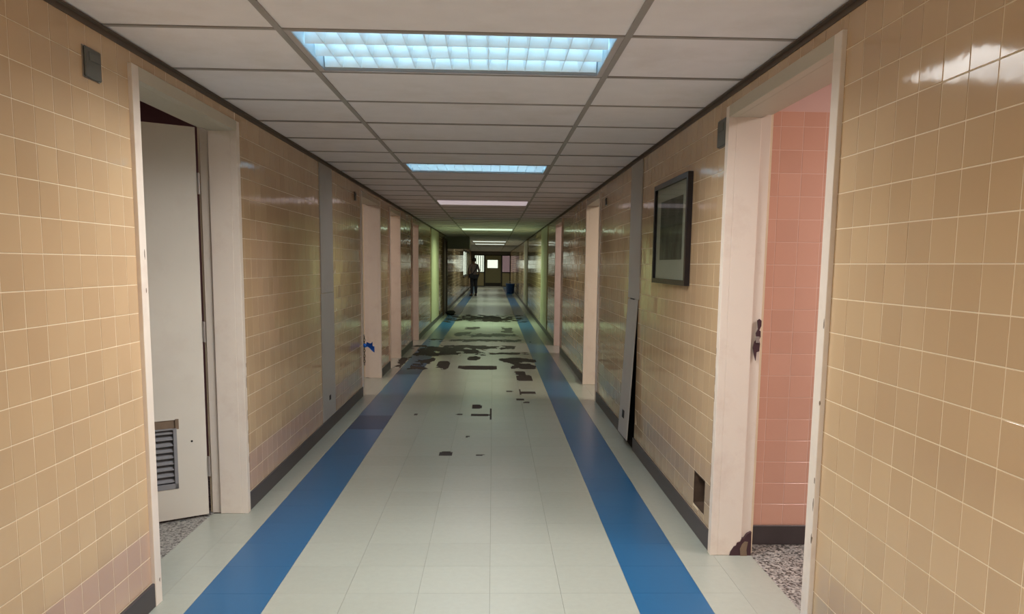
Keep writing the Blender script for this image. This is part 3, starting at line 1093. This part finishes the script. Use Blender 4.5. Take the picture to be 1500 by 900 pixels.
# framed picture
pic = empty('framed_picture', (XR, 4.797, 1.604))
tag(pic, 'framed grey print with a wide pale mat and black frame on right tiled wall', 'picture')
h, v, fw, ft = 0.452, 0.312, 0.030, 0.030
boxes('picture_frame', [(-ft, 0, -h, h, v-fw, v), (-ft, 0, -h, h, -v, -v+fw), (-ft, 0, -h, -h+fw, -v+fw, v-fw), (-ft, 0, h-fw, h, -v+fw, v-fw)], M['black'], pic)
boxes('mat_board', [(-0.012, -0.001, -h+fw, h-fw, -v+fw, v-fw)], M['mat'], pic)
boxes('print', [(-0.0135, -0.012, -0.29, 0.30, -0.165, 0.20)], M['print'], pic)
boxes('glazing', [(-0.0195, -0.0175, -h+fw, h-fw, -v+fw, v-fw)], M['picglass'], pic)

# chain and blue rag on the second left door's frame
ch = empty('door_chain', (XL+0.016, 8.285, 0.62))
tag(ch, 'short dark chain hanging down the casing of the second left door', 'chain')
lk = bmesh.new()
for i in range(10):
    a, b = 2*math.pi*i/10, 2*math.pi*(i+1)/10
pts = [(0, math.cos(2*math.pi*i/10)*0.008, math.sin(2*math.pi*i/10)*0.018) for i in range(10)]
tube_bm(lk, pts + [pts[0]], 0.0035, 6, False)
LINK = finish(lk, 'chain_link')
LINK.materials.append(M['chain'])
for i in range(11):
    o = link('chain_link', LINK, None, ch, (0.009, 0, -0.028*i))
    o.rotation_euler = (0, 0, math.radians(90 if i % 2 else 0))
boxes('staple', [(0.0, 0.012, -0.008, 0.008, 0.012, 0.03)], M['steel'], ch, 0.001)
rg = empty('blue_rag', (XL+0.03, 8.285, 0.535))
tag(rg, 'bright blue rag knotted onto the chain at the second left door', 'rag')
bm = bmesh.new()
bmesh.ops.create_icosphere(bm, subdivisions=2, radius=0.022)
for q in bm.verts:
    q.co *= 1 + 0.35*noise.noise(q.co*60)
link('knot', finish(bm, 'knot', smooth=True), M['ribbon'], rg)
for (dz, dx, wv) in ((-0.03, 0.085, 0.3), (0.010, 0.065, 1.2)):
    bm = bmesh.new()
    prev = None
    for i in range(9):
        u = i/8
        x = 0.015 + dx*u
        z = dz*u + 0.012*math.sin(u*5+wv)
        hw = 0.020 + 0.012*u
        row = [bm.verts.new((x, 0.004*math.sin(u*9+c), z + c*hw)) for c in (-1, -0.3, 0.4, 1)]
        if prev:
            for c in range(3):
                bm.faces.new((prev[c], prev[c+1], row[c+1], row[c]))
        prev = row
    bmesh.ops.solidify(bm, geom=bm.faces[:], thickness=0.003)
    link('rag_tail', finish(bm, 'rag_tail', smooth=True), M['ribbon'], rg)

# grey board hung from the ceiling, far left
hb = empty('hanging_board', (-1.02, 23.0, HC))
tag(hb, 'dark grey board hung from the corridor ceiling at far left, pale right edge', 'hanging board')
boxes('board', [(-0.345, 0.335, -0.03, 0.03, -0.37, -0.01)], M['greyboard'], hb)
boxes('edge_strip', [(0.335, 0.36, -0.035, 0.035, -0.34, -0.10)], M['white'], hb)
boxes('hanger', [(-0.25, -0.24, -0.006, 0.006, -0.012, 0.0)], M['steel'], hb)
boxes('hanger', [(0.22, 0.23, -0.006, 0.006, -0.012, 0.0)], M['steel'], hb)

# dark bundle on the floor by the timber door
bm = bmesh.new()
bmesh.ops.create_icosphere(bm, subdivisions=3, radius=1)
for q in bm.verts:
    p = q.co.copy()
    p *= 1 + 0.25*noise.noise(p*1.7)
    q.co = Vector((p.x*0.14, p.y*0.30, max(-0.05, p.z*0.06)))
o = link('cloth_bundle', finish(bm, 'cloth_bundle', smooth=True), M['dark'], None, (-1.17, 22.0, 0.052))
tag(o, 'low black cloth bundle on the floor beside the dark timber door', 'bundle')

# blue bin far right
bn = empty('blue_bin', (0.84, 38.5, 0))
tag(bn, 'blue plastic bin on the floor at the right, near the far end', 'bin')
bm = bmesh.new()
for i in range(8):
    pass
n = 24
prof = [(0.175, 0.0), (0.185, 0.02), (0.215, 0.45), (0.235, 0.46), (0.235, 0.48), (0.205, 0.48), (0.175, 0.03)]
rings = [[bm.verts.new((r*math.cos(2*math.pi*k/n), r*math.sin(2*math.pi*k/n), z)) for k in range(n)] for r, z in prof]
for a, b in zip(rings, rings[1:]):
    for k in range(n):
        bm.faces.new((a[k], a[(k+1) % n], b[(k+1) % n], b[k]))
bm.faces.new(list(reversed(rings[0])))
bm.faces.new(rings[-1])
link('bucket', finish(bm, 'bucket', smooth=True), M['bin'], bn)
bm = bmesh.new()
tube_bm(bm, [(0.21*math.cos(a), 0.0, 0.46+0.12*math.sin(a)) for a in [math.pi*i/12 for i in range(13)]], 0.008, 8)
link('handle', finish(bm, 'handle', smooth=True), M['steel'], bn)


# ------------------------------------------------------------------ person
def skin_mesh(name, verts, edges, radii, mat, parent, root=0, sub=2):
    me = bpy.data.meshes.new(name)
    me.from_pydata(verts, edges, [])
    o = bpy.data.objects.new(name, me)
    COL.objects.link(o)
    md = o.modifiers.new('Skin', 'SKIN')
    md.use_smooth_shade = True
    for i, r in enumerate(radii):
        rv = me.skin_vertices[0].data[i]
        rv.radius = r if isinstance(r, tuple) else (r, r)
        rv.use_root = (i == root)
    s = o.modifiers.new('Sub', 'SUBSURF')
    s.levels = s.render_levels = sub
    dg = bpy.context.evaluated_depsgraph_get()
    m2 = bpy.data.meshes.new_from_object(o.evaluated_get(dg))
    bpy.data.objects.remove(o)
    m2.name = name
    m2.shade_smooth()
    m2.materials.clear()
    m2.materials.append(mat)
    return link(name, m2, mat, parent)


pe = empty('person', (-0.84, 34.8, 0))
pe.rotation_euler = (0, 0, math.radians(25))
tag(pe, 'person in grey shirt and dark trousers standing mid-corridor left, facing away', 'person')
# skeleton, x right, y forward (away from the camera), z up
SK = dict(pelvis=(0, 0, .90), waist=(0, 0, 1.02), chest=(0, .01, 1.20), neck0=(0, 0, 1.38), neck=(0, .005, 1.43), head0=(0, .02, 1.50), head1=(0, .015, 1.57), top=(0, 0, 1.63),
          shl=(-.17, 0, 1.34), ell=(-.25, -.05, 1.08), wrl=(-.20, .10, .88), hl=(-.19, .13, .82),
          shr=(.17, 0, 1.34), elr=(.245, -.03, 1.08), wrr=(.23, .06, .86), hr=(.225, .08, .79),
          hipl=(-.09, 0, .86), knl=(-.11, -.02, .47), anl=(-.14, -.10, .09), ftl=(-.15, .03, .035),
          hipr=(.09, 0, .86), knr=(.11, .05, .47), anr=(.13, .05, .09), ftr=(.15, .19, .035))
names = list(SK)
EG = [('pelvis', 'waist'), ('waist', 'chest'), ('chest', 'neck0'), ('neck0', 'neck'), ('neck', 'head0'), ('head0', 'head1'), ('head1', 'top'),
      ('neck0', 'shl'), ('shl', 'ell'), ('ell', 'wrl'), ('wrl', 'hl'), ('neck0', 'shr'), ('shr', 'elr'), ('elr', 'wrr'), ('wrr', 'hr'),
      ('pelvis', 'hipl'), ('hipl', 'knl'), ('knl', 'anl'), ('anl', 'ftl'), ('pelvis', 'hipr'), ('hipr', 'knr'), ('knr', 'anr'), ('anr', 'ftr')]
RD = dict(pelvis=(.14, .10), waist=(.125, .09), chest=(.15, .105), neck0=(.085, .07), neck=.05, head0=.072, head1=.085, top=.055,
          shl=.055, ell=.038, wrl=.026, hl=.03, shr=.055, elr=.038, wrr=.026, hr=.03, hipl=.085, knl=.055, anl=.038, ftl=.035, hipr=.085, knr=.055, anr=.038, ftr=.035)
ix = {k: i for i, k in enumerate(names)}
skin_mesh('body', [SK[k] for k in names], [(ix[a], ix[b]) for a, b in EG], [RD[k] for k in names], M['skin'], pe)


def garment(name, keys, edges, mat, grow=1.18, over=None):
    i2 = {k: i for i, k in enumerate(keys)}
    o = over or {}
    rr = []
    for k in keys:
        r = RD.get(k, 0.05)
        rr.append(o.get(k) or (tuple(q*grow for q in r) if isinstance(r, tuple) else r*grow))
    skin_mesh(name, [SK[k] for k in keys], [(i2[a], i2[b]) for a, b in edges], rr, mat, pe)


garment('shirt', ['pelvis', 'waist', 'chest', 'neck0', 'shl', 'ell', 'shr', 'elr'],
        [('pelvis', 'waist'), ('waist', 'chest'), ('chest', 'neck0'), ('neck0', 'shl'), ('shl', 'ell'), ('neck0', 'shr'), ('shr', 'elr')], M['shirt'], 1.2)
garment('trousers', ['pelvis', 'hipl', 'knl', 'anl', 'hipr', 'knr', 'anr'],
        [('pelvis', 'hipl'), ('hipl', 'knl'), ('knl', 'anl'), ('pelvis', 'hipr'), ('hipr', 'knr'), ('knr', 'anr')], M['trousers'], 1.28, {'anl': .06, 'anr': .06})
for s in ('l', 'r'):
    a, f = Vector(SK['an'+s]), Vector(SK['ft'+s])
    d = (f-a); d.z = 0; d.normalize()
    h = a - d*0.03; h.z = 0.045
    t = f + d*0.06; t.z = 0.035
    mid = (h+t)/2; mid.z = 0.045
    skin_mesh('shoe', [h, mid, t], [(0, 1), (1, 2)], [(.045, .042), (.048, .042), (.04, .032)], M['shoe'], pe)
    # fingers and thumb
    w, hd = Vector(SK['wr'+s]), Vector(SK['h'+s])
    dr = (hd-w).normalized()
    side = Vector((0, 1, 0)) - dr*dr.y
    side.normalize()
    for k in range(4):
        b0 = hd + side*(0.018*(k-1.5)) + dr*0.01
        ln = (0.062, 0.075, 0.07, 0.055)[3-k]
        cu = Vector((0.012 if s == 'l' else -0.012, 0, 0))
        skin_mesh('finger', [b0, b0+dr*ln*0.55, b0+dr*ln+cu], [(0, 1), (1, 2)], [.009, .008, .0065], M['skin'], pe, sub=1)
    b0 = w + dr*0.025 + side*0.022
    skin_mesh('thumb', [b0, b0+dr*0.035+side*0.02, b0+dr*0.062+side*0.022], [(0, 1), (1, 2)], [.011, .009, .007], M['skin'], pe, sub=1)
# face and hair
bm = bmesh.new()
bmesh.ops.create_icosphere(bm, subdivisions=3, radius=1)
for q in bm.verts[:]:
    p = q.co
    q.co = Vector((p.x*0.100, p.y*0.115, p.z*0.115)) + Vector((0, 0.0, 1.575))
for q in bm.verts[:]:
    if q.co.y > 0.045 and q.co.z < 1.62 or q.co.z < 1.50:
        bm.verts.remove(q)
link('hair', finish(bm, 'hair', smooth=True), M['hair'], pe)
for sx in (-1, 1):
    bm = bmesh.new()
    bmesh.ops.create_icosphere(bm, subdivisions=2, radius=0.012, matrix=Matrix.Translation((sx*0.033, 0.10, 1.555)))
    link('eye', finish(bm, 'eye', smooth=True), M['white'], pe)
    bm = bmesh.new()
    bmesh.ops.create_icosphere(bm, subdivisions=2, radius=0.03, matrix=Matrix.Translation((sx*0.094, 0.01, 1.545)) @ Matrix.Diagonal((0.4, 0.6, 1, 1)))
    link('ear', finish(bm, 'ear', smooth=True), M['skin'], pe)
bm = bmesh.new()
bmesh.ops.create_cone(bm, segments=8, radius1=0.018, radius2=0.006, depth=0.05, matrix=Matrix.Translation((0, 0.11, 1.53)) @ Matrix.Rotation(0.3, 4, 'X'), cap_ends=True)
link('nose', finish(bm, 'nose', smooth=True), M['skin'], pe)
boxes('mouth', [(-0.024, 0.024, 0.088, 0.100, 1.487, 1.496)], M['plum'], pe, 0.003)
# bag on the left hip
bm = bmesh.new()
tube_bm(bm, [(0.13, -0.12, 1.36), (0.03, -0.165, 1.2), (-0.10, -0.16, 1.02), (-0.17, -0.13, 0.94)], 0.02, 8)
link('bag_strap', finish(bm, 'bag_strap', smooth=True), M['trousers'], pe)
boxes('bag', [(-0.30, -0.10, -0.20, -0.12, 0.80, 0.98)], M['trousers'], pe, 0.02)
